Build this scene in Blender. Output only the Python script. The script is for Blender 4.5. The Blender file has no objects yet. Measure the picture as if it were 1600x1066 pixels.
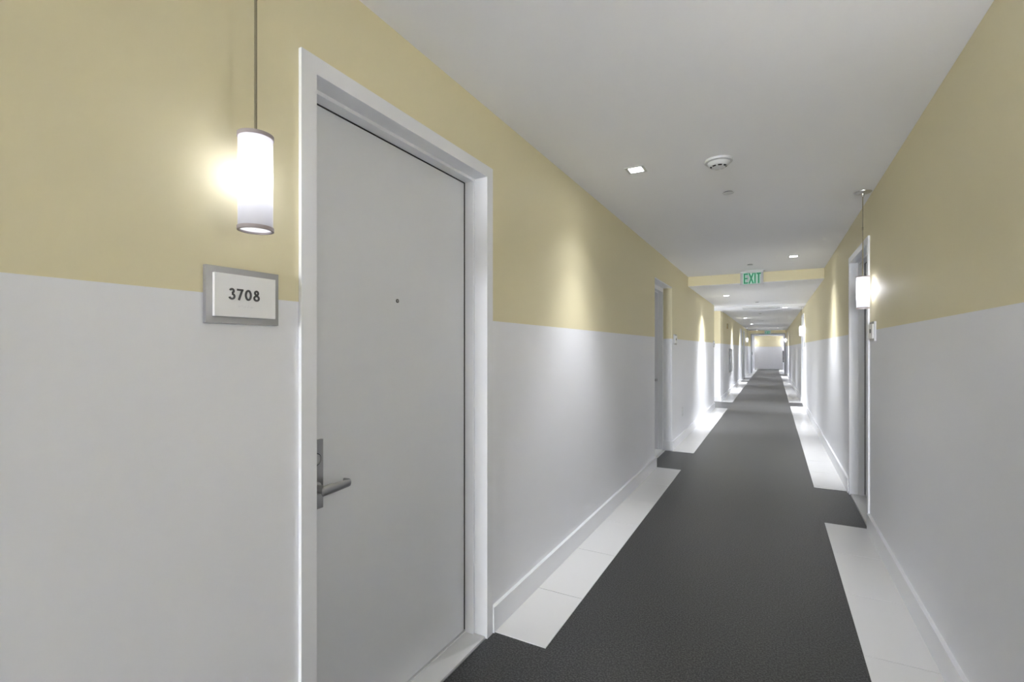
import bpy, bmesh, math
from mathutils import Vector

# ------------------------------------------------------------------ camera, world, exposure
SC = bpy.context.scene
COL = SC.collection
F_PX, VPX, VPY, CAM_H = 752.0, 1208.0, 545.0, 1.35
YAW = math.atan((VPX - 800.0) / F_PX)            # camera is turned left of the corridor axis

cam_d = bpy.data.cameras.new('camera')
cam = bpy.data.objects.new('camera', cam_d)
COL.objects.link(cam)
cam.location = (0, 0, CAM_H)
cam.rotation_euler = (math.pi / 2, 0, YAW)
cam_d.sensor_fit = 'HORIZONTAL'
cam_d.sensor_width = 36.0
cam_d.lens = 36.0 * F_PX / 1600.0
cam_d.shift_y = (VPY - 533.0) / 1600.0
cam_d.clip_start, cam_d.clip_end = 0.05, 200
SC.camera = cam

world = bpy.data.worlds.new('world')
SC.world = world
world.use_nodes = True
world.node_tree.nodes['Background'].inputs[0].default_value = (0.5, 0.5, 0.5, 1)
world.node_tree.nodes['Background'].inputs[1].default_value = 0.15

SC.view_settings.view_transform = 'Standard'
SC.view_settings.look = 'None'
SC.view_settings.gamma = 1.0
SC.view_settings.use_curve_mapping = False
SC.view_settings.exposure = 3.0
SC.cycles.max_bounces = 14
SC.cycles.diffuse_bounces = 10
SC.cycles.glossy_bounces = 4
SC.cycles.transmission_bounces = 6
SC.cycles.sample_clamp_indirect = 8.0

LIGHT_COL = (0.96, 0.975, 1.0)
SPOT_W = 44.0           # recessed ceiling downlights
BULB_W = 0.092            # bulbs in the pendant shades
PASSAGE_FILL_W = 3.4        # added fill light in the side passage on the left
BACK_FILL_W = 150.0          # added fill light at the corridor end behind the camera


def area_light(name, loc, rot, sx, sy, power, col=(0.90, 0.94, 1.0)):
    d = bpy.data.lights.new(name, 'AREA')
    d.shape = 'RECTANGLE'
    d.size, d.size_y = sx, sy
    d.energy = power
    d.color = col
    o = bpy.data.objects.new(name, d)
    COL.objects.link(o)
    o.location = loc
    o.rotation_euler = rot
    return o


area_light('back_fill_light', (-0.275, -15.7, 1.1), (math.pi / 2 + 0.12, 0, 0), 1.5, 1.9, BACK_FILL_W)  # unseen area fill, added to lift the whole corridor from behind
area_light('passage_fill_light', (-3.3, 12.56, 1.25), (math.pi / 2, 0, -math.pi / 2), 1.3, 2.0, PASSAGE_FILL_W)  # area fill added without a window, brightens the ceiling band and right wall

# ------------------------------------------------------------------ dimensions
L, R = -1.18, 0.63                 # corridor walls
C1, C2 = 2.48, 2.335               # near and far ceiling heights
PAINT = 1.483                      # where the yellow paint ends
Y_BACK, Y_STEP, Y_PORT, Y_VEST, Y_END = -16.0, 8.0, 29.3, 34.3, 36.0
CX = (L + R) / 2
CL, CR = -0.9, 0.35                # carpet edges
VL, VR = -1.045, 0.552             # vestibule side walls


# ------------------------------------------------------------------ materials
def mat(name, col, rough=0.5, metal=0.0, spec=0.5):
    m = bpy.data.materials.new(name)
    m.use_nodes = True
    b = m.node_tree.nodes['Principled BSDF']
    b.inputs['Base Color'].default_value = (*col, 1)
    b.inputs['Roughness'].default_value = rough
    b.inputs['Metallic'].default_value = metal
    b.inputs['Specular IOR Level'].default_value = spec
    return m


def N(m, t, **kw):
    n = m.node_tree.nodes.new(t)
    for k, v in kw.items():
        setattr(n, k, v)
    return n


def grain(m, scale, strength, dist=0.001, detail=3.0):
    """fine surface relief"""
    nt = m.node_tree
    geo = N(m, 'ShaderNodeNewGeometry')
    nz = N(m, 'ShaderNodeTexNoise')
    nz.inputs['Scale'].default_value = scale
    nz.inputs['Detail'].default_value = detail
    bp = N(m, 'ShaderNodeBump')
    bp.inputs['Strength'].default_value = strength
    bp.inputs['Distance'].default_value = dist
    nt.links.new(geo.outputs['Position'], nz.inputs['Vector'])
    nt.links.new(nz.outputs['Fac'], bp.inputs['Height'])
    nt.links.new(bp.outputs['Normal'], nt.nodes['Principled BSDF'].inputs['Normal'])
    return nz


WHITE = (0.845, 0.855, 0.895)
YELLOW = (0.765, 0.70, 0.475)


def wall_paint():
    """two-tone wall: yellow above the paint line, white below it"""
    m = mat('two_tone_wall_paint', WHITE, 0.55, 0, 0.35)
    nt = m.node_tree
    geo = N(m, 'ShaderNodeNewGeometry')
    sep = N(m, 'ShaderNodeSeparateXYZ')
    gt = N(m, 'ShaderNodeMath', operation='GREATER_THAN')
    gt.inputs[1].default_value = PAINT
    mix = N(m, 'ShaderNodeMix', data_type='RGBA')
    mix.inputs['A'].default_value = (*WHITE, 1)
    mix.inputs['B'].default_value = (*YELLOW, 1)
    nt.links.new(geo.outputs['Position'], sep.inputs[0])
    nt.links.new(sep.outputs['Z'], gt.inputs[0])
    nt.links.new(gt.outputs[0], mix.inputs['Factor'])
    nt.links.new(mix.outputs['Result'], nt.nodes['Principled BSDF'].inputs['Base Color'])
    grain(m, 130, 0.12, 0.0012)
    return m


def carpet_mat():
    m = mat('charcoal_loop_carpet', (0.05, 0.05, 0.052), 0.40, 0, 0.5)
    nt = m.node_tree
    b = nt.nodes['Principled BSDF']
    nz = grain(m, 135, 0.4, 0.003, 3.0)
    ramp = N(m, 'ShaderNodeValToRGB')
    ramp.color_ramp.elements[0].position = 0.43
    ramp.color_ramp.elements[0].color = (0.001, 0.001, 0.0011, 1)
    ramp.color_ramp.elements[1].position = 0.62
    ramp.color_ramp.elements[1].color = (0.06, 0.06, 0.061, 1)
    nt.links.new(nz.outputs['Fac'], ramp.inputs[0])
    nt.links.new(ramp.outputs[0], b.inputs['Base Color'])
    b.inputs['Sheen Weight'].default_value = 0.1
    b.inputs['Sheen Roughness'].default_value = 0.45
    return m


def brushed(name, col, rough):
    m = mat(name, col, rough, 1.0)
    nt = m.node_tree
    geo = N(m, 'ShaderNodeNewGeometry')
    mp = N(m, 'ShaderNodeMapping')
    mp.inputs['Scale'].default_value = (400, 20, 400)
    nz = N(m, 'ShaderNodeTexNoise')
    nz.inputs['Scale'].default_value = 1.0
    mr = N(m, 'ShaderNodeMapRange')
    mr.inputs['To Min'].default_value = rough - 0.08
    mr.inputs['To Max'].default_value = rough + 0.1
    nt.links.new(geo.outputs['Position'], mp.inputs[0])
    nt.links.new(mp.outputs[0], nz.inputs['Vector'])
    nt.links.new(nz.outputs['Fac'], mr.inputs['Value'])
    nt.links.new(mr.outputs[0], nt.nodes['Principled BSDF'].inputs['Roughness'])
    return m


def emit(name, col, s):
    m = mat(name, col, 0.4)
    b = m.node_tree.nodes['Principled BSDF']
    b.inputs['Emission Color'].default_value = (*col, 1)
    b.inputs['Emission Strength'].default_value = s
    return m


def translucent(name, col, mixf, sheer=0.0):
    """thin cloth or acrylic that the bulb behind it shines through"""
    m = bpy.data.materials.new(name)
    m.use_nodes = True
    nt = m.node_tree
    nt.nodes.clear()
    out = N(m, 'ShaderNodeOutputMaterial')
    tr = N(m, 'ShaderNodeBsdfTranslucent')
    df = N(m, 'ShaderNodeBsdfDiffuse')
    mx = N(m, 'ShaderNodeMixShader')
    mx.inputs[0].default_value = mixf
    tr.inputs[0].default_value = (*col, 1)
    df.inputs[0].default_value = (*col, 1)
    nt.links.new(df.outputs[0], mx.inputs[1])
    nt.links.new(tr.outputs[0], mx.inputs[2])
    sh = mx.outputs[0]
    if sheer > 0:
        tp = N(m, 'ShaderNodeBsdfTransparent')
        m2 = N(m, 'ShaderNodeMixShader')
        m2.inputs[0].default_value = sheer
        nt.links.new(sh, m2.inputs[1])
        nt.links.new(tp.outputs[0], m2.inputs[2])
        sh = m2.outputs[0]
    nt.links.new(sh, out.inputs[0])
    return m


M = {
    'wall': wall_paint(),
    'ceil': mat('white_ceiling_paint', (0.90, 0.91, 0.95), 0.7, 0, 0.2),
    'yellow': mat('yellow_wall_paint', YELLOW, 0.48, 0, 0.35),
    'white_wall': mat('white_wall_paint', WHITE, 0.48, 0, 0.35),
    'trim': mat('white_trim_enamel', (0.82, 0.83, 0.865), 0.33, 0, 0.4),
    'door': mat('light_grey_door_enamel', (0.73, 0.745, 0.78), 0.42, 0, 0.4),
    'far_grey': mat('grey_frame_enamel', (0.33, 0.335, 0.35), 0.4, 0, 0.4),
    'tile': mat('white_porcelain_tile', (0.74, 0.745, 0.755), 0.22, 0, 0.5),
    'grout': mat('pale_grout', (0.55, 0.55, 0.56), 0.9),
    'sill': mat('pale_stone_threshold', (0.68, 0.685, 0.69), 0.4),
    'carpet': carpet_mat(),
    'steel': brushed('brushed_steel', (0.42, 0.42, 0.43), 0.34),
    'steel_dark': mat('dark_metal', (0.09, 0.09, 0.095), 0.4, 0.8),
    'nickel': brushed('brushed_nickel', (0.55, 0.55, 0.55), 0.32),
    'bronze': mat('brushed_brass_rod', (0.28, 0.25, 0.17), 0.4, 0.6),
    'silver': mat('satin_silver_sign_frame', (0.36, 0.36, 0.37), 0.42, 0.45),
    'panel': mat('white_sign_panel', (0.86, 0.865, 0.875), 0.4),
    'ink': mat('dark_grey_numerals', (0.065, 0.065, 0.068), 0.5),
    'black': mat('black_rubber', (0.012, 0.012, 0.012), 0.7),
    'shade': translucent('white_fabric_shade', (0.64, 0.645, 0.705), 0.6, 0.2),
    'diffuser': translucent('frosted_acrylic_diffuser', (0.95, 0.95, 0.97), 0.75, 0.3),
    'ring': mat('mauve_grey_shade_trim', (0.36, 0.315, 0.315), 0.6),
    'lens': emit('downlight_lens', (1.0, 1.0, 1.0), 6.0),
    'green': emit('exit_green', (0.0, 0.12, 0.052), 0.06),
    'green_glow': emit('exit_edge_glow', (0.22, 0.62, 0.42), 0.14),
    'exit_panel': mat('grey_exit_panel', (0.38, 0.375, 0.39), 0.3),
    'cabinet': mat('grey_cabinet_steel', (0.30, 0.305, 0.31), 0.45, 0.2),
    'smoked': mat('smoked_glass', (0.06, 0.062, 0.066), 0.15),
    'plastic': mat('white_plastic', (0.62, 0.63, 0.65), 0.4),
    'tan': mat('tan_plastic', (0.40, 0.33, 0.17), 0.5),
}
grain(M['ceil'], 90, 0.08, 0.001)
grain(M['tile'], 4, 0.02, 0.001)


# ------------------------------------------------------------------ helpers
def link(name, me, m, parent=None):
    o = bpy.data.objects.new(name, me)
    COL.objects.link(o)
    if m is not None and not me.materials:
        me.materials.append(m)
    if parent is not None:
        o.parent = parent
    return o


def world_of(o):
    v = Vector((0, 0, 0))
    while o is not None:
        v = v + o.location
        o = o.parent
    return v


def obj(name, bm, m, parent=None, smooth=False, bevel=0.0, seg=2):
    """one bmesh, given in world coordinates, linked as ONE object (under parent if given)"""
    if bevel > 0:
        es = [e for e in bm.edges if len(e.link_faces) == 2 and e.calc_face_angle(0) > 0.6]
        bmesh.ops.bevel(bm, geom=es, offset=bevel, segments=seg, affect='EDGES', profile=0.5, clamp_overlap=True)
    bmesh.ops.recalc_face_normals(bm, faces=bm.faces)
    if parent is not None:
        bmesh.ops.translate(bm, verts=bm.verts, vec=-world_of(parent))
    me = bpy.data.meshes.new(name)
    bm.to_mesh(me)
    bm.free()
    if smooth:
        for p in me.polygons:
            p.use_smooth = True
        try:
            me.set_sharp_from_angle(angle=0.7)
        except Exception:
            pass
    return link(name, me, m, parent)


def box(bm, x0, x1, y0, y1, z0, z1):
    x0, x1 = min(x0, x1), max(x0, x1)
    y0, y1 = min(y0, y1), max(y0, y1)
    vs = [bm.verts.new(p) for p in ((x0, y0, z0), (x1, y0, z0), (x1, y1, z0), (x0, y1, z0),
                                    (x0, y0, z1), (x1, y0, z1), (x1, y1, z1), (x0, y1, z1))]
    for f in ((0, 3, 2, 1), (4, 5, 6, 7), (0, 1, 5, 4), (1, 2, 6, 5), (2, 3, 7, 6), (3, 0, 4, 7)):
        bm.faces.new([vs[i] for i in f])
    return bm


def boxes(*bs):
    bm = bmesh.new()
    for b in bs:
        box(bm, *b)
    return bm


def lathe(profile, c, axis='z', n=40, caps=True):
    """profile: (radius, height) pairs around an axis through c"""
    bm = bmesh.new()
    rings = []
    for r, h in profile:
        ring = []
        for k in range(n):
            a = 2 * math.pi * k / n
            u, v = r * math.cos(a), r * math.sin(a)
            p = {'z': (u, v, h), 'x': (h, u, v), 'y': (u, h, v)}[axis]
            ring.append(bm.verts.new((c[0] + p[0], c[1] + p[1], c[2] + p[2])))
        rings.append(ring)
    for a, b in zip(rings, rings[1:]):
        for k in range(n):
            bm.faces.new((a[k], a[(k + 1) % n], b[(k + 1) % n], b[k]))
    if caps:
        bm.faces.new(rings[0])
        bm.faces.new(rings[-1])
    return bm


def tube(points, rads, n=16, flat=1.0):
    """swept round bar along points; flat squashes it across its second axis"""
    bm = bmesh.new()
    rings = []
    pts = [Vector(p) for p in points]
    for i, p in enumerate(pts):
        d = (pts[min(i + 1, len(pts) - 1)] - pts[max(i - 1, 0)]).normalized()
        a = Vector((0, 0, 1)) if abs(d.z) < 0.9 else Vector((1, 0, 0))
        s = d.cross(a).normalized()
        t = s.cross(d).normalized()
        r = rads[i] if isinstance(rads, (list, tuple)) else rads
        rings.append([bm.verts.new(p + s * (r * flat * math.cos(2 * math.pi * k / n)) + t * (r * math.sin(2 * math.pi * k / n)))
                      for k in range(n)])
    for a, b in zip(rings, rings[1:]):
        for k in range(n):
            bm.faces.new((a[k], a[(k + 1) % n], b[(k + 1) % n], b[k]))
    bm.faces.new(rings[0])
    bm.faces.new(rings[-1])
    return bm


def ribbon(bm, pts, w, closed, to3d, d0, d1):
    """a flat raised stroke of width w along 2-D points; to3d(u, v, d) places it"""
    n = len(pts)
    left, right = [], []
    for i, (u, v) in enumerate(pts):
        if closed:
            a, b = pts[(i - 1) % n], pts[(i + 1) % n]
        else:
            a, b = pts[max(i - 1, 0)], pts[min(i + 1, n - 1)]
        du, dv = b[0] - a[0], b[1] - a[1]
        k = math.hypot(du, dv) or 1
        nu, nv = -dv / k * w / 2, du / k * w / 2
        left.append((u + nu, v + nv))
        right.append((u - nu, v - nv))
    A = [[bm.verts.new(to3d(u, v, d)) for u, v in side] for side in (left, right) for d in (d0, d1)]
    l0, l1, r0, r1 = A
    for i in range(n if closed else n - 1):
        j = (i + 1) % n
        bm.faces.new((l1[i], l1[j], r1[j], r1[i]))
        bm.faces.new((l0[i], r0[i], r0[j], l0[j]))
        bm.faces.new((l0[i], l0[j], l1[j], l1[i]))
        bm.faces.new((r0[i], r1[i], r1[j], r0[j]))
    if not closed:
        bm.faces.new((l0[0], l1[0], r1[0], r0[0]))
        bm.faces.new((l0[-1], r0[-1], r1[-1], l1[-1]))


def arc(cu, cv, ru, rv, a0, a1, n=14):
    return [(cu + ru * math.cos(math.radians(a0 + (a1 - a0) * k / n)),
             cv + rv * math.sin(math.radians(a0 + (a1 - a0) * k / n))) for k in range(n + 1)]


def tag(o, label, cat=None, group=None, kind=None):
    o['label'] = label
    if cat:
        o['category'] = cat
    if group:
        o['group'] = group
    if kind:
        o['kind'] = kind
    return o


def thing(name, loc, label, cat, group=None, kind=None):
    o = bpy.data.objects.new(name, None)
    COL.objects.link(o)
    o.empty_display_size = 0.05
    o.location = loc
    return tag(o, label, cat, group, kind)


def struct(name, bm, m, label, cat, **kw):
    return tag(obj(name, bm, m, None, **kw), label, cat, None, 'structure')


def dup(root, loc, label, lights=True):
    """a copy of a thing with its parts and their sub-parts"""
    r = root.copy()
    COL.objects.link(r)
    r.location = loc
    r['label'] = label
    for ch in list(root.children):
        c = ch.copy()
        COL.objects.link(c)
        c.parent = r
        for g in list(ch.children):
            d = g.copy()
            COL.objects.link(d)
            d.parent = c
    return r


# ------------------------------------------------------------------ walls
T = 0.34                                            # wall thickness
# openings in each wall: (y0, y1, head height or None for full height)
D1 = (0.909, 1.963, 2.201)                          # casing outside of door 3708
D2 = (5.57, 6.63, 2.165)                            # recessed door on the left
DR1 = (4.395, 5.45, 2.19)                           # first door on the right
PASS = (11.82, 13.3)                                # side passage on the left
DL3, DL4 = (21.55, 22.6, 2.17), (23.85, 24.9, 2.17)
DR2, DR3 = (12.97, 14.02, 2.17), (27.5, 28.55, 2.17)
INS = 0.014


def wall_segments(x_face, sgn, openings):
    """boxes of a long wall broken by door openings"""
    bs, y = [], Y_BACK
    x_out = x_face + sgn * T
    for o in openings:
        bs.append((x_face, x_out, y, o[0], -0.02, C1 + 0.05))
        if o[2] is not None:
            bs.append((x_face, x_out, o[0], o[1], o[2], C1 + 0.05))
        y = o[1]
    bs.append((x_face, x_out, y, Y_PORT + 0.2, -0.02, C1 + 0.05))
    return bs


def inset(d):
    return (d[0] + INS, d[1] - INS, d[2] - INS)


left_open = [inset(D1), D2, (PASS[0], PASS[1], None), inset(DL3), inset(DL4)]
right_open = [inset(DR1), inset(DR2), inset(DR3)]
struct('wall_left', boxes(*wall_segments(L, -1, left_open)), M['wall'],
       'long left corridor wall, yellow above and white below, with the nearest grey door', 'wall')
struct('wall_right', boxes(*wall_segments(R, 1, right_open)), M['wall'],
       'long right corridor wall, yellow above and white below', 'wall')
struct('wall_back', boxes((L - 0.4, R + 0.4, Y_BACK - 0.1, Y_BACK, -0.02, C1 + 0.05)), M['wall'],
       'two-tone wall closing the corridor behind the viewer', 'wall')
# side passage behind the left wall
struct('wall_passage_near', boxes((L - 2.2, L - T, PASS[0] - 0.12, PASS[0], -0.02, C1)), M['wall'], 'nearer side wall of the passage opening off the left wall', 'wall')
struct('wall_passage_far', boxes((L - 2.2, L - T, PASS[1], PASS[1] + 0.12, -0.02, C1)), M['wall'], 'farther side wall of the passage opening off the left wall', 'wall')
struct('wall_passage_end', boxes((L - 2.3, L - 2.2, PASS[0] - 0.12, PASS[1] + 0.12, -0.02, C1)), M['wall'], 'end wall of the passage opening off the left wall', 'wall')
# portal, vestibule and end wall
struct('wall_portal', boxes((L - 0.05, VL, Y_PORT, Y_PORT + 0.15, -0.02, C2 + 0.05), (VR, R + 0.05, Y_PORT, Y_PORT + 0.15, -0.02, C2 + 0.05),
                            (VL, VR, Y_PORT, Y_PORT + 0.15, 2.15, C2 + 0.05)), M['wall'],
       'yellow-topped wall around the far opening under the small exit sign', 'wall')
struct('wall_vestibule_left', boxes((VL - 0.12, VL, Y_PORT + 0.15, Y_VEST, -0.02, 2.3)), M['white_wall'],
       'plain left side wall beyond the far opening', 'wall')
struct('wall_vestibule_right', boxes((VR, VR + 0.12, Y_PORT + 0.15, Y_VEST, -0.02, 2.3)), M['white_wall'],
       'plain right side wall beyond the far opening', 'wall')
struct('wall_end', boxes((-3.2, 2.7, Y_END, Y_END + 0.1, -0.02, 2.6)), M['wall'],
       'small yellow and white wall closing the far end of the corridor', 'wall')
struct('wall_cross', boxes((-3.2, VL - 0.12, Y_VEST - 0.1, Y_VEST, -0.02, 2.6), (VR + 0.12, 2.7, Y_VEST - 0.1, Y_VEST, -0.02, 2.6),
                           (-3.3, -3.2, Y_VEST - 0.1, Y_END + 0.1, -0.02, 2.6), (2.7, 2.8, Y_VEST - 0.1, Y_END + 0.1, -0.02, 2.6)), M['wall'],
       'walls of the cross corridor around the corner at the far end', 'wall')

# ------------------------------------------------------------------ ceilings
struct('ceiling', boxes((L - 0.02, R + 0.02, Y_BACK, Y_STEP + 0.02, C1, C1 + 0.1)), M['ceil'],
       'smooth white ceiling over the near half, before the yellow step', 'ceiling')
struct('wall_soffit', boxes((L - 0.01, R + 0.01, Y_STEP, Y_STEP + 0.012, C2, C1 + 0.02)), M['yellow'],
       'narrow yellow step in the ceiling behind the near exit sign', 'wall')
PAN = (12.2, 13.85)
struct('ceiling', boxes((L - 0.02, R + 0.02, Y_STEP + 0.012, PAN[0], C2 - 0.004, C2 + 0.1), (L - 0.02, R + 0.02, PAN[1], Y_PORT + 0.02, C2, C2 + 0.1)), M['ceil'],
       'lower white ceiling running from the yellow step to the far opening', 'ceiling')
struct('ceiling', boxes((L - 2.2, R + 0.02, PAN[0] - 0.0, PAN[1], C2 - 0.022, C2 + 0.1), (L - 2.2, L - 0.02, PASS[0], PAN[0], C2, C2 + 0.1)), M['ceil'],
       'bright shallow ceiling band across the corridor by the side passage', 'ceiling')
struct('ceiling', boxes((VL - 0.1, VR + 0.1, Y_PORT + 0.15, Y_VEST, 2.15, 2.25)), M['ceil'],
       'low ceiling just beyond the far opening', 'ceiling')
struct('ceiling', boxes((-3.2, 2.7, Y_VEST, Y_END, 2.3, 2.4)), M['ceil'],
       'ceiling of the cross corridor at the far end', 'ceiling')

# ------------------------------------------------------------------ floor, tile borders, carpet
floor = struct('floor', boxes((-3.3, 2.8, Y_BACK - 0.1, Y_END + 0.1, -0.08, -0.008)), M['grout'],
               'corridor floor edged with white porcelain border tiles', 'floor')
TILE = 0.61
BB = 0.019                                          # baseboard thickness
tile_cache = {}


def tile(x0, x1, y0, y1):
    key = (round(x1 - x0, 4), round(y1 - y0, 4))
    if key not in tile_cache:
        bm = boxes((0, key[0], 0, key[1], 0, 0.012))
        bmesh.ops.bevel(bm, geom=[e for e in bm.edges if all(v.co.z > 0.01 for v in e.verts)], offset=0.0012, segments=1, affect='EDGES')
        me = bpy.data.meshes.new('tile')
        bm.to_mesh(me)
        bm.free()
        me.materials.append(M['tile'])
        tile_cache[key] = me
    o = bpy.data.objects.new('tile', tile_cache[key])
    COL.objects.link(o)
    o.parent = floor
    o.location = (x0, y0, -0.008)


def tile_run(x0, x1, y0, y1, first):
    """border tiles from y0 to y1 with a joint at 'first' and every TILE before and after it"""
    g = 0.0016
    y = first
    while y > y0 + 1e-4:
        y -= TILE
    while y < y1 - 1e-4:
        a, b = max(y, y0), min(y + TILE, y1)
        if b - a > 0.01:
            tile(x0, x1, a + (g if a > y0 + 1e-4 else 0), b - (g if b < y1 - 1e-4 else 0))
        y += TILE


XL0, XR1 = L, R
tile_run(XL0, CL, -3.0, 0.92, 0.31)
tile_run(XL0, CL, 1.975, 5.59, 2.455)
tile_run(XL0, CL, 6.57, 11.82, 8.555)
tile_run(XL0, CL, 13.3, 21.6, 14.0)
tile_run(XL0, CL, 22.55, 23.9, 22.9)
tile_run(XL0, CL, 24.85, Y_PORT, 25.2)
tile_run(CR, XR1, -3.0, 4.427, 3.207)
tile_run(CR, XR1, 5.517, 12.99, 6.8)
tile_run(CR, XR1, 13.95, 27.55, 14.5)
tile_run(CR, XR1, 28.5, Y_PORT, 28.9)
tile_run(VL, CL + 0.02, Y_PORT + 0.15, 35.98, 30.0)
tile_run(CR - 0.02, VR, Y_PORT + 0.15, 35.98, 30.0)

cb = boxes((CL, CR, Y_BACK, Y_END - 0.02, -0.008, 0.0))
for y0, y1 in ((0.92, 1.975), (22.55 - 0.95, 22.55), (23.9, 24.85)):
    box(cb, L + 0.006, CL, y0, y1, -0.008, 0.0)
box(cb, L - 0.075, CL, 5.59, 6.57, -0.008, 0.0)
box(cb, L - 2.15, CL, 11.82, 13.3, -0.008, 0.0)
for y0, y1 in ((4.427, 5.517), (12.99, 13.95), (27.55, 28.5)):
    box(cb, CR, R - 0.006, y0, y1, -0.008, 0.0)
box(cb, VL, CL, Y_PORT, Y_PORT + 0.15, -0.008, 0.0)
box(cb, CR, VR, Y_PORT, Y_PORT + 0.15, -0.008, 0.0)
tag(obj('carpet', cb, M['carpet']), 'dark charcoal carpet running down the corridor with notches at the doors', 'carpet')

# ------------------------------------------------------------------ baseboards
BH = 0.122


def baseboard(name, bm, label):
    # soften the top edge
    return struct(name, bm, M['trim'], label, 'baseboard', bevel=0.0025, seg=2)


baseboard('baseboard_left', boxes((L, L + BB, Y_BACK, D1[0], 0.002, BH)), 'white baseboard behind the viewer, before the nearest door')
baseboard('baseboard_left', boxes((L, L + BB, D1[1], D2[0], 0.002, BH), (L - 0.1, L + BB, D2[0], D2[0] + BB, 0.002, BH)),
          'white baseboard on the left wall between the two nearest left doors')
baseboard('baseboard_left', boxes((L, L + BB, D2[1], PASS[0], 0.002, BH), (L - 0.11, L + BB, D2[1] - BB, D2[1], 0.002, BH)),
          'white baseboard on the left wall below the outlet')
baseboard('baseboard_left', boxes((L, L + BB, PASS[1], DL3[0], 0.002, BH), (L - 0.34, L + BB, PASS[1] - BB, PASS[1], 0.002, BH)),
          'white baseboard on the left wall below the grey cabinet')
baseboard('baseboard_left', boxes((L, L + BB, DL4[1], Y_PORT, 0.002, BH)), 'short white baseboard beside the far left opening')
baseboard('baseboard_left', boxes((L, L + BB, DL3[1], DL4[0], 0.002, BH)), 'short white baseboard between the paired far left doors')
baseboard('baseboard_right', boxes((R - BB, R, Y_BACK, DR1[0], 0.002, BH + 0.008)), 'nearest white baseboard on the right wall')
baseboard('baseboard_right', boxes((R - BB, R, DR1[1], DR2[0], 0.002, BH + 0.008)), 'white baseboard on the right wall past the first right door')
baseboard('baseboard_right', boxes((R - BB, R, DR2[1], DR3[0], 0.002, BH + 0.008)), 'far white baseboard on the right wall past the second right door')
baseboard('baseboard_end', boxes((-3.2, 2.7, Y_END - BB, Y_END, 0.002, BH)), 'white baseboard along the end wall')


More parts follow.
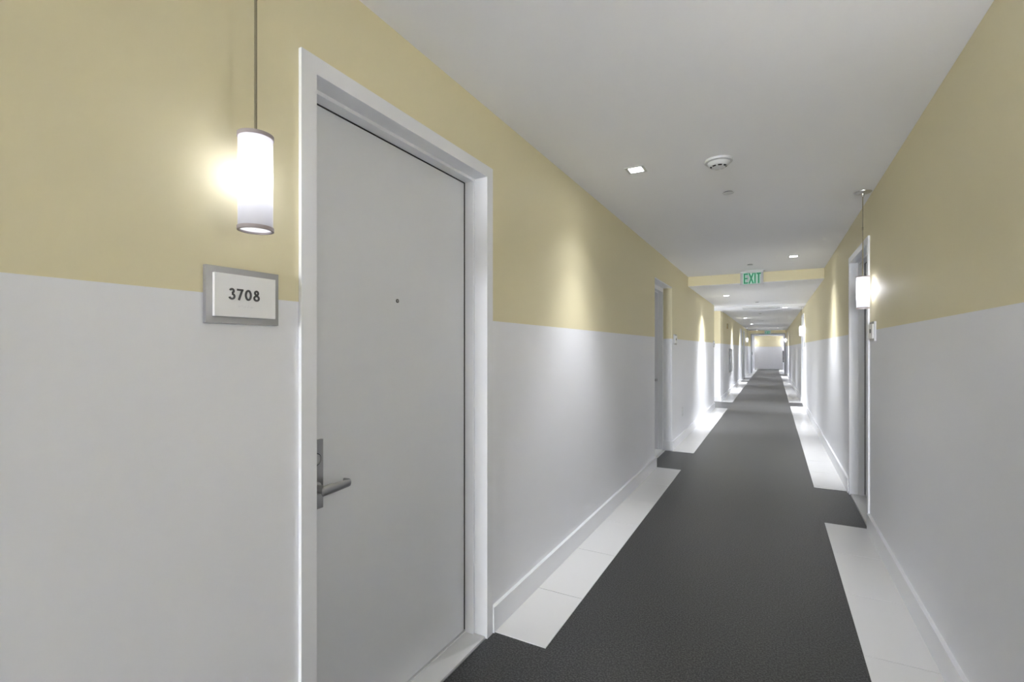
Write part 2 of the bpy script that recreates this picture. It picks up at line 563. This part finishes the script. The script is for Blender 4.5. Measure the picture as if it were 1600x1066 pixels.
# ------------------------------------------------------------------ doors
def door(name, xf, s, dims, label, recess=0.0, latch='low', lever_z=0.905, detail=True):
    """xf: wall face, s: -1 left / +1 right, dims: casing outside (y0, y1, top)"""
    y0, y1, zt = dims
    X = lambda d: xf + s * (d + recess)
    cw, proud, jd, sd = 0.052, 0.012, 0.056, 0.104
    if recess:
        proud = -0.001
    root = thing(name, (xf, (y0 + y1) / 2, 0), label, 'door', None, 'structure')
    # leaf
    obj('door_leaf', boxes((X(sd + 0.004), X(sd + 0.048), y0 + cw + 0.004, y1 - cw - 0.004, 0.018, zt - cw - 0.004)), M['door'], root, bevel=0.0015)
    # casing, jamb and stop as one frame: two legs and a head
    fr = bmesh.new()
    for a, b, c in ((y0, y0 + cw, y0 + cw + 0.013), (y1, y1 - cw, y1 - cw - 0.013)):
        box(fr, X(-proud), X(jd), a, b, 0.0, zt)                    # casing and jamb
        box(fr, X(jd), X(sd), a, c, 0.0, zt)                        # stop
        box(fr, X(sd), X(sd + 0.06), a, b, 0.0, zt)
    obj('door_frame', fr, M['trim'], root, bevel=0.0018)
    hd = boxes((X(-proud), X(jd), y0 + cw, y1 - cw, zt - cw, zt), (X(jd), X(sd), y0 + cw + 0.013, y1 - cw - 0.013, zt - cw - 0.013, zt),
               (X(sd), X(sd + 0.06), y0 + cw, y1 - cw, zt - cw, zt))
    obj('door_head', hd, M['trim'], root, bevel=0.0015)
    # dark seal between stop and leaf
    g = 0.0035
    obj('door_seal', boxes((X(sd - 0.001), X(sd + 0.0045), y0 + cw + 0.013 - g, y0 + cw + 0.0145, 0.02, zt - cw - 0.012),
                           (X(sd - 0.001), X(sd + 0.0045), y1 - cw - 0.0145, y1 - cw - 0.013 + g, 0.02, zt - cw - 0.012),
                           (X(sd - 0.001), X(sd + 0.0045), y0 + cw + 0.013, y1 - cw - 0.013, zt - cw - 0.016, zt - cw - 0.011)), M['black'], root)
    # threshold
    obj('threshold', boxes((X(-0.002), X(sd - 0.004), y0 + cw + 0.001, y1 - cw - 0.001, 0.0, 0.009), (X(sd - 0.004), X(sd + 0.07), y0 + cw + 0.001, y1 - cw - 0.001, 0.0, 0.014)),
        M['sill'], root, bevel=0.002)
    # lock set
    ys = 1 if latch == 'low' else -1
    yc = (y0 + cw + 0.086) if latch == 'low' else (y1 - cw - 0.086)
    xd = sd + 0.004
    o = -s                                                          # outwards from the door face
    XF = X(xd)
    esc = obj('lock_plate', boxes((XF, XF + o * 0.009, yc - 0.03, yc + 0.03, lever_z - 0.068, lever_z + 0.153)), M['steel'], root, bevel=0.004, seg=3)
    obj('lock_cylinder', lathe([(0.0175, 0.0), (0.0175, o * 0.006), (0.0145, o * 0.0085), (0.0145, o * 0.006), (0.004, o * 0.006)], (XF + o * 0.007, yc, lever_z + 0.092), 'x', 28), M['nickel'], esc, smooth=True)
    obj('lock_ring', lathe([(0.0175, 0.0), (0.0205, 0.0), (0.0205, o * 0.0022), (0.0175, o * 0.0022)], (XF + o * 0.009, yc, lever_z + 0.092), 'x', 28, caps=False), M['steel_dark'], esc, smooth=True)
    obj('lever_hub', lathe([(0.021, 0.0), (0.021, o * 0.006), (0.0125, o * 0.012), (0.0125, o * 0.05)], (XF + o * 0.008, yc, lever_z), 'x', 24), M['steel'], esc, smooth=True)
    xo = XF + o * 0.055
    pts = [(xo - o * 0.0, yc - ys * 0.015, lever_z), (xo, yc - ys * 0.01, lever_z), (xo, yc + ys * 0.02, lever_z + 0.0005), (xo, yc + ys * 0.06, lever_z + 0.001), (xo, yc + ys * 0.092, lever_z + 0.001),
           (xo - o * 0.003, yc + ys * 0.101, lever_z + 0.001), (xo - o * 0.010, yc + ys * 0.105, lever_z + 0.001), (xo - o * 0.036, yc + ys * 0.106, lever_z + 0.001)]
    obj('lever', tube(pts, [0.008, 0.0165, 0.0165, 0.0145, 0.0125, 0.012, 0.011, 0.009], 20, 0.4), M['steel'], esc, smooth=True)
    if detail:
        ym, zm = (y0 + y1) / 2, 1.536
        pe = obj('peephole', lathe([(0.0075, 0.0), (0.0075, o * 0.002), (0.0062, o * 0.003), (0.0045, o * 0.003), (0.0045, o * 0.001)], (XF, ym, zm), 'x', 24), M['steel_dark'], root, smooth=True)
        obj('peephole_lens', lathe([(0.0044, 0.0), (0.003, o * 0.0012), (0.0008, o * 0.0018)], (XF + o * 0.001, ym, zm), 'x', 16), M['nickel'], pe, smooth=True)
    return root


door('door_1', L, -1, D1, 'large grey door with silver lever and peephole beside the room 3708 sign')
d2 = door('door_2', L, -1, (D2[0] + 0.002, D2[1] - 0.002, D2[2] - 0.012), 'second door on the left, set back in a yellow-sided recess', recess=0.11, latch='high', lever_z=0.94, detail=False)
obj('recess_lining', boxes((L - 0.001, L - 0.111, D2[0] + 0.002, D2[1] - 0.002, D2[2] - 0.012, D2[2] - 0.001)), M['trim'], d2)
door('door_3', R, 1, DR1, 'grey door on the right wall beside the hanging lamp', detail=True)
door('door_4', R, 1, DR2, 'distant door on the right wall, second along that wall', detail=False)
door('door_5', L, -1, DL3, 'far left door, nearer of the pair beyond the grey cabinet', detail=False)
door('door_6', L, -1, DL4, 'far left door, farther of the pair beyond the grey cabinet', detail=False)
door('door_7', R, 1, DR3, 'farthest door on the right wall, just before the far opening', detail=False)
# frame of the far opening
pf = thing('door_8', (CX, Y_PORT, 0), 'grey frame of the far opening below the small exit sign', 'door frame', None, 'structure')
for a, b in ((VL - 0.03, VL + 0.03), (VR - 0.03, VR + 0.03)):
    obj('frame_post', boxes((a, b, Y_PORT - 0.025, Y_PORT + 0.17, 0.0, 2.11)), M['far_grey'], pf, bevel=0.004)
obj('frame_head', boxes((VL - 0.03, VR + 0.03, Y_PORT - 0.025, Y_PORT + 0.17, 2.11, 2.17)), M['far_grey'], pf, bevel=0.004)
obj('latch', boxes((VL + 0.03, VL + 0.045, Y_PORT + 0.02, Y_PORT + 0.08, 1.02, 1.17)), M['steel_dark'], pf, bevel=0.003)


# ------------------------------------------------------------------ pendant lamps
def make_lamp(x, y, ceil_z, label, power=BULB_W):
    root = thing('pendant_lamp', (x, y, ceil_z), label, 'lamp', 'white cylinder pendant lamps along the corridor')
    zb, zt, r = 1.638, 1.872, 0.0385
    c = (x, y, 0)
    obj('canopy', lathe([(0.012, ceil_z - 0.012), (0.045, ceil_z - 0.010), (0.054, ceil_z - 0.005), (0.055, ceil_z)], c, 'z', 48), M['nickel'], root, smooth=True)
    obj('rod_cap', lathe([(0.0055, ceil_z - 0.034), (0.009, ceil_z - 0.030), (0.010, ceil_z - 0.010)], c, 'z', 24), M['nickel'], root, smooth=True)
    obj('rod', lathe([(0.0034, zt - 0.004), (0.0034, ceil_z - 0.030)], c, 'z', 16), M['bronze'], root, smooth=True)
    obj('rod_coupling', lathe([(0.0034, 2.203), (0.0050, 2.206), (0.0050, 2.226), (0.0034, 2.229)], c, 'z', 16), M['bronze'], root, smooth=True)
    sh = obj('shade', lathe([(r, zb + 0.006), (r, zt - 0.006)], c, 'z', 48, caps=False), M['shade'], root, smooth=True)
    for a, b in ((zb, zb + 0.009), (zt - 0.009, zt)):
        obj('shade_trim', lathe([(r - 0.0035, a), (r + 0.0022, a), (r + 0.0022, b), (r - 0.0035, b), (r - 0.0035, a)], c, 'z', 48, caps=False), M['ring'], sh, smooth=True)
    obj('shade_top', lathe([(0.0035, zt - 0.007), (r - 0.002, zt - 0.007), (r - 0.002, zt - 0.005), (0.0035, zt - 0.005), (0.0035, zt - 0.007)], c, 'z', 48, caps=False), M['ring'], root, smooth=True)
    obj('diffuser', lathe([(0.002, zb + 0.004), (r - 0.003, zb + 0.004)], c, 'z', 48, caps=False), M['diffuser'], root)
    ld = bpy.data.lights.new('bulb', 'POINT')
    ld.energy = power
    ld.color = LIGHT_COL
    ld.shadow_soft_size = 0.014
    lo = bpy.data.objects.new('bulb', ld)
    COL.objects.link(lo)
    lo.parent = root
    lo.location = (0, 0, 1.775 - ceil_z)
    return root


def lamp_copy(src, loc, label, k):
    o = dup(src, loc, label)
    for c in o.children:
        if c.type == 'LIGHT':
            c.data = c.data.copy()
            c.data.energy = BULB_W * k


lamp = make_lamp(-1.113, 0.736, C1, 'large near pendant lamp hanging above the room 3708 sign')
lamp_copy(lamp, (0.568, 4.255, C1), 'pendant lamp hanging in front of the first right door', 3.2)
lamp_copy(lamp, (0.568, 1.25, C1), 'added fill pendant lamp on the right wall beside the viewer', 50.0)  # made-up lamp out of view, added as strong fill for the near walls


lamp_far = make_lamp(0.568, 12.85, C2 - 0.022, 'small distant pendant lamp before the second right door', BULB_W * 3.0)
dup(lamp_far, (-1.113, 26.2, C2 - 0.022 + 0.022), 'tiny far pendant lamp on the left wall')
dup(lamp_far, (0.568, 29.0, C2), 'tiny far pendant lamp on the right beside the far opening')


lamp_copy(lamp_far, (-1.21, Y_END - 0.3, 2.3), 'pendant lamp around the left corner at the end wall', 44)
lamp_copy(lamp_far, (0.70, Y_END - 0.3, 2.3), 'pendant lamp around the right corner at the end wall', 44)


# ------------------------------------------------------------------ recessed downlights
def make_downlight(x, y, z, label, power=SPOT_W):
    root = thing('downlight', (x, y, z), label, 'downlight', 'square recessed downlights in the ceiling')
    h, w, i, d = 0.058, 0.058, 0.040, 0.004
    bm = bmesh.new()
    box(bm, x - h, x + h, y - h, y - i, z - d, z)
    box(bm, x - h, x + h, y + i, y + h, z - d, z)
    box(bm, x - h, x - i, y - i, y + i, z - d, z)
    box(bm, x + i, x + h, y - i, y + i, z - d, z)
    obj('trim', bm, M['plastic'], root)
    obj('lens', boxes((x - i, x + i, y - i, y + i, z - 0.0012, z - 0.0002)), M['lens'], root)
    # a strong narrow core inside a weak wide skirt, as a recessed reflector throws it
    for ang, share in ((112, 0.38), (76, 0.95)):
        ld = bpy.data.lights.new('beam', 'SPOT')
        ld.energy = power * share
        ld.color = LIGHT_COL
        ld.spot_size = math.radians(ang)
        ld.spot_blend = 1.0
        ld.shadow_soft_size = 0.03
        lo = bpy.data.objects.new('beam', ld)
        COL.objects.link(lo)
        lo.parent = root
        lo.location = (0, 0, -0.012)
    return root


dl = make_downlight(-0.76, 3.04, C1, 'nearest square downlight, by the left wall beside the smoke detector', SPOT_W * 0.235)
make_downlight(0.22, 6.81, C1, 'square downlight on the right, just before the exit sign', SPOT_W * 0.5)
dl_fill = make_downlight(0.22, -0.9, C1, 'added square fill downlight on the right behind the viewer', SPOT_W * 0.4)  # unseen fixture, added so its bounce brightens the near walls and ceiling
dup(dl_fill, (-0.76, -4.4, C1), 'added square fill downlight on the left behind the viewer')  # second unseen fixture, added for more bounce light from behind
dl2 = make_downlight(-0.76, 9.70, C2 - 0.004, 'downlight on the left, first one past the yellow step', SPOT_W * 1.05)
dup(dl2, (0.24, 12.92, C2 - 0.022), 'downlight on the right in the bright ceiling band')
dup(dl2, (-0.79, 17.2, C2), 'distant downlight on the left, first past the bright ceiling band')
dup(dl2, (-0.75, 21.4, C2), 'distant downlight on the left, second past the bright ceiling band')
dup(dl2, (0.20, 25.9, C2), 'distant downlight on the right before the far opening')
dup(dl, (-0.75, 28.8, C2), 'distant downlight on the left right before the far opening')
dup(dl, (-0.70, 32.3, 2.15), 'tiny downlight on the left beyond the far opening')
dup(dl, (0.17, 30.6, 2.15), 'tiny downlight on the right, nearer one beyond the far opening')
dup(dl2, (0.15, 33.6, 2.15), 'tiny downlight on the right, farther one beyond the far opening')
dup(dl2, (L - 0.9, 12.75, C2 - 0.022), 'added fill downlight inside the side passage on the left')  # unseen fixture, added to brighten the passage jamb and ceiling

# ------------------------------------------------------------------ ceiling devices
sx, sy = -0.288, 3.13
sm = thing('smoke_detector', (sx, sy, C1), 'round white smoke detector with dark vents beside the nearest downlight', 'smoke detector')
obj('base', lathe([(0.066, C1 - 0.016), (0.078, C1 - 0.012), (0.080, C1)], (sx, sy, 0), 'z', 48), M['plastic'], sm, smooth=True)
obj('cover', lathe([(0.028, C1 - 0.044), (0.036, C1 - 0.0425), (0.058, C1 - 0.030), (0.064, C1 - 0.016)], (sx, sy, 0), 'z', 48), M['plastic'], sm, smooth=True)
for k in range(8):
    a = 2 * math.pi * (k + 0.35) / 8
    bm = bmesh.new()
    n = 5
    pts = [(math.cos(a + (j / n - 0.5) * 0.52), math.sin(a + (j / n - 0.5) * 0.52)) for j in range(n + 1)]
    for (p0, p1) in zip(pts, pts[1:]):
        q = []
        for rr, zz in ((0.0385, -0.0425), (0.0475, -0.0375)):
            for p in (p0, p1):
                q.append(bm.verts.new((sx + p[0] * rr, sy + p[1] * rr, C1 + zz)))
        bm.faces.new((q[0], q[1], q[3], q[2]))
    bmesh.ops.solidify(bm, geom=bm.faces[:], thickness=0.002)
    obj('vent_slot', bm, M['black'], sm)


def sprinkler(x, y, z, label):
    root = thing('sprinkler_cover', (x, y, z), label, 'sprinkler', 'flush round sprinkler covers down the ceiling centre line')
    obj('cover_plate', lathe([(0.036, z - 0.009), (0.038, z - 0.007), (0.038, z - 0.006)], (x, y, 0), 'z', 36), M['plastic'], root, smooth=True)
    obj('collar', lathe([(0.030, z - 0.006), (0.030, z)], (x, y, 0), 'z', 36), M['steel_dark'], root, smooth=True)
    return root


sp = sprinkler(-0.285, 3.80, C1, 'flush round sprinkler cover just behind the smoke detector')
dup(sp, (-0.272, 7.2, C1), 'flush round sprinkler cover just before the exit sign')
dup(sp, (-0.30, 11.4, C2 - 0.004), 'faint round sprinkler cover before the bright ceiling band')
dup(sp, (-0.32, 15.2, C2), 'distant round sprinkler cover behind the ceiling hatch, nearer one')
dup(sp, (-0.33, 19.0, C2), 'distant round sprinkler cover behind the ceiling hatch, farther one')

zc = C2 - 0.022
hatch = thing('ceiling_hatch', (-0.25, 12.95, zc), 'flat rectangular hatch in the bright ceiling band beside a downlight', 'hatch')
hb = bmesh.new()
for b in ((-0.64, 0.14, 12.55, 12.58), (-0.64, 0.14, 13.27, 13.30), (-0.64, -0.61, 12.58, 13.27), (0.11, 0.14, 12.58, 13.27)):
    box(hb, *b, zc - 0.005, zc)
obj('frame', hb, M['plastic'], hatch)
obj('panel', boxes((-0.606, 0.106, 12.584, 13.266, zc - 0.003, zc)), M['plastic'], hatch)

# ------------------------------------------------------------------ exit signs
def exit_sign(x, y, z_top, label):
    root = thing('exit_sign', (x, y, z_top), label, 'exit sign', 'green-lettered exit signs')
    w, h, t = 0.300, 0.178, 0.018
    zt = z_top - 0.024
    obj('ceiling_canopy', boxes((x - 0.10, x + 0.17, y - 0.03, y + 0.045, z_top - 0.012, z_top)), M['plastic'], root, bevel=0.004)
    obj('top_rail', boxes((x - w / 2, x + w / 2, y - 0.012, y + 0.026, zt - 0.006, z_top - 0.012)), M['plastic'], root, bevel=0.002)
    pan = obj('panel', boxes((x - w / 2, x + w / 2, y, y + t, zt - h, zt - 0.004)), M['exit_panel'], root, bevel=0.002)
    lh, u = 0.150, 0.0
    z0 = zt - h / 2 - lh / 2 - 0.002
    to = lambda uu, vv, d: (x + uu, y - d, z0 + vv)
    sw = 0.021
    strokes = {
        'e': [[(-0.094, lh), (-0.094, 0)], [(-0.1035, lh - sw / 2), (-0.048, lh - sw / 2)], [(-0.094, lh / 2), (-0.053, lh / 2)], [(-0.1035, sw / 2), (-0.048, sw / 2)]],
        'x': [[(-0.033, lh), (0.021, 0)], [(0.021, lh), (-0.033, 0)]],
        'i': [[(0.043, lh), (0.043, 0)]],
        't': [[(0.090, lh), (0.090, 0)], [(0.062, lh - sw / 2), (0.118, lh - sw / 2)]],
    }
    for k, ss in strokes.items():
        for nm, mm, ww, dd in (('letter_glow', M['green_glow'], sw + 0.007, 0.0015), ('letter', M['green'], sw, 0.004)):
            bm = bmesh.new()
            for s_ in ss:
                ribbon(bm, s_, ww, False, to, -0.001, dd)
            obj(nm, bm, mm, pan)
    return root


es = exit_sign(-0.272, 7.75, C1, 'near green exit sign hanging from the ceiling before the yellow step')
dup(es, (-0.262, Y_PORT - 0.12, C2), 'tiny far exit sign above the far opening')


# ------------------------------------------------------------------ room signs
def digit_strokes(ch, w, h):
    t = h * 0.17
    if ch == '0':
        return [(arc(w / 2, h / 2, w / 2 - t / 2, h / 2 - t / 2, 0, 360, 32)[:-1], True)]
    if ch == '7':
        return [([(0, h - t / 2), (w, h - t / 2)], False), ([(w - t * 0.55, h - t * 0.4), (w * 0.28, 0)], False)]
    if ch == '8':
        r1, r2 = h * 0.235, h * 0.285
        return [(arc(w / 2, h - r1, r1 * 1.02 - t / 2, r1 - t / 2 + t * 0.12, 0, 360, 28)[:-1], True),
                (arc(w / 2, r2, r2 * 1.08 - t / 2, r2 - t / 2 + t * 0.05, 0, 360, 28)[:-1], True)]
    if ch == '3':
        r1, r2 = h * 0.235, h * 0.285
        return [(arc(w * 0.46, h - r1, r1 * 1.05 - t / 2, r1 - t / 2 + t * 0.1, 165, -90, 20), False),
                (arc(w * 0.46, r2, r2 * 1.1 - t / 2, r2 - t / 2 + t * 0.1, 90, -165, 22), False)]
    return []


def room_sign(xf, s, yc, zc, label, number=None, group='silver-framed room signs beside the doors'):
    """xf: wall face, s = -1 left wall / +1 right wall; faces the corridor"""
    o = -s
    root = thing('room_sign', (xf, yc, zc), label, 'room sign', group)
    w, h = 0.188, 0.137
    obj('frame', boxes((xf, xf + o * 0.012, yc - w / 2, yc + w / 2, zc - h / 2, zc + h / 2)), M['silver'], root, bevel=0.0015)
    pan = obj('panel', boxes((xf + o * 0.012, xf + o * 0.021, yc - 0.079, yc + 0.079, zc - 0.052, zc + 0.052)), M['panel'], root, bevel=0.001)
    uy = o                                                     # reading direction along y
    to = lambda u, v, d: (xf + o * (0.021 + d), yc + uy * u, zc + v)
    if number:
        dh, dw, gap = 0.0275, 0.0168, 0.0042
        u = -0.0475
        for ch in number:
            wch = dw * (0.95 if ch in '37' else 1.05)
            bm = bmesh.new()
            for pts, cl in digit_strokes(ch, wch, dh):
                ribbon(bm, [(u + a + 0.002, b - 0.010) for a, b in pts], dh * 0.165, cl, to, -0.0005, 0.0016)
            obj('digit', bm, M['ink'], pan)
            u += wch + gap
        # raised braille dots under the number
        bm = bmesh.new()
        for (a, b) in ((-0.021, -0.026), (-0.018, -0.026), (-0.012, -0.023), (-0.006, -0.026), (-0.003, -0.026), (0.003, -0.026), (0.006, -0.023), (0.012, -0.026), (0.015, -0.026)):
            q = to(a, b, 0.0)
            t2 = bmesh.ops.create_icosphere(bm, subdivisions=1, radius=0.0011)
            bmesh.ops.translate(bm, verts=t2['verts'], vec=q)
        obj('braille', bm, M['panel'], pan)
    else:
        obj('number_block', boxes((xf + o * 0.0205, xf + o * 0.0225, yc - 0.022, yc + 0.022, zc - 0.012, zc + 0.016)), M['ink'], pan)
    return root


room_sign(L, -1, 0.743, 1.480, 'silver-framed white sign reading 3708 below the near lamp', '3708')
room_sign(R, 1, 4.238, 1.473, 'small silver-framed sign on the right wall beside the first right door')
room_sign(L, -1, 6.82, 1.475, 'small room sign on the left wall just past the recessed door')
room_sign(L, -1, 11.68, 1.455, 'tiny room sign at the corner before the side passage')
room_sign(R, 1, 12.74, 1.46, 'tiny room sign on the right wall by the distant lamp')

# ------------------------------------------------------------------ wall devices
out = thing('wall_outlet', (L, 7.45, 0.42), 'white power outlet low on the left wall past the recessed door', 'outlet')
obj('cover_plate', boxes((L, L + 0.006, 7.413, 7.487, 0.36, 0.48)), M['plastic'], out, bevel=0.002)
for dz in (-0.026, 0.018):
    sk = obj('socket', boxes((L + 0.005, L + 0.0085, 7.433, 7.467, 0.42 + dz, 0.42 + dz + 0.03)), M['panel'], out, bevel=0.002)
    obj('slots', boxes((L + 0.008, L + 0.009, 7.441, 7.4435, 0.42 + dz + 0.010, 0.42 + dz + 0.022), (L + 0.008, L + 0.009, 7.456, 7.4585, 0.42 + dz + 0.010, 0.42 + dz + 0.022)), M['black'], sk)

cab = thing('wall_cabinet', (L, 16.5, 0.63), 'grey metal cabinet on the left wall past the side passage', 'cabinet')
obj('frame', boxes((L, L + 0.03, 15.95, 16.0, 0.63, 1.35), (L, L + 0.03, 17.0, 17.05, 0.63, 1.35), (L, L + 0.03, 16.0, 17.0, 0.63, 0.68), (L, L + 0.03, 16.0, 17.0, 1.30, 1.35)), M['cabinet'], cab, bevel=0.003)
cd = obj('door', boxes((L, L + 0.022, 16.003, 16.997, 0.683, 1.297)), M['cabinet'], cab, bevel=0.002)
obj('handle', boxes((L + 0.022, L + 0.04, 16.06, 16.08, 0.92, 1.06)), M['steel'], cd, bevel=0.004)

spk = thing('wall_speaker', (L, 15.3, 2.0), 'small tan alarm box high on the left wall above the grey cabinet', 'alarm box')
obj('housing', boxes((L, L + 0.03, 15.22, 15.38, 1.93, 2.08)), M['tan'], spk, bevel=0.006)
obj('grille', lathe([(0.05, 0.03), (0.05, 0.034), (0.04, 0.036)], (L, 15.3, 2.005), 'x', 24), M['cabinet'], spk, smooth=True)

pic = thing('wall_panel', (VR, 33.2, 0.78), 'dark narrow panel on the right side wall beyond the far opening', 'panel')
obj('frame', boxes((VR - 0.05, VR, 32.5, 33.9, 0.55, 1.22)), M['steel_dark'], pic, bevel=0.004)
obj('glass', boxes((VR - 0.055, VR - 0.048, 32.56, 33.84, 0.60, 1.17)), M['smoked'], pic)
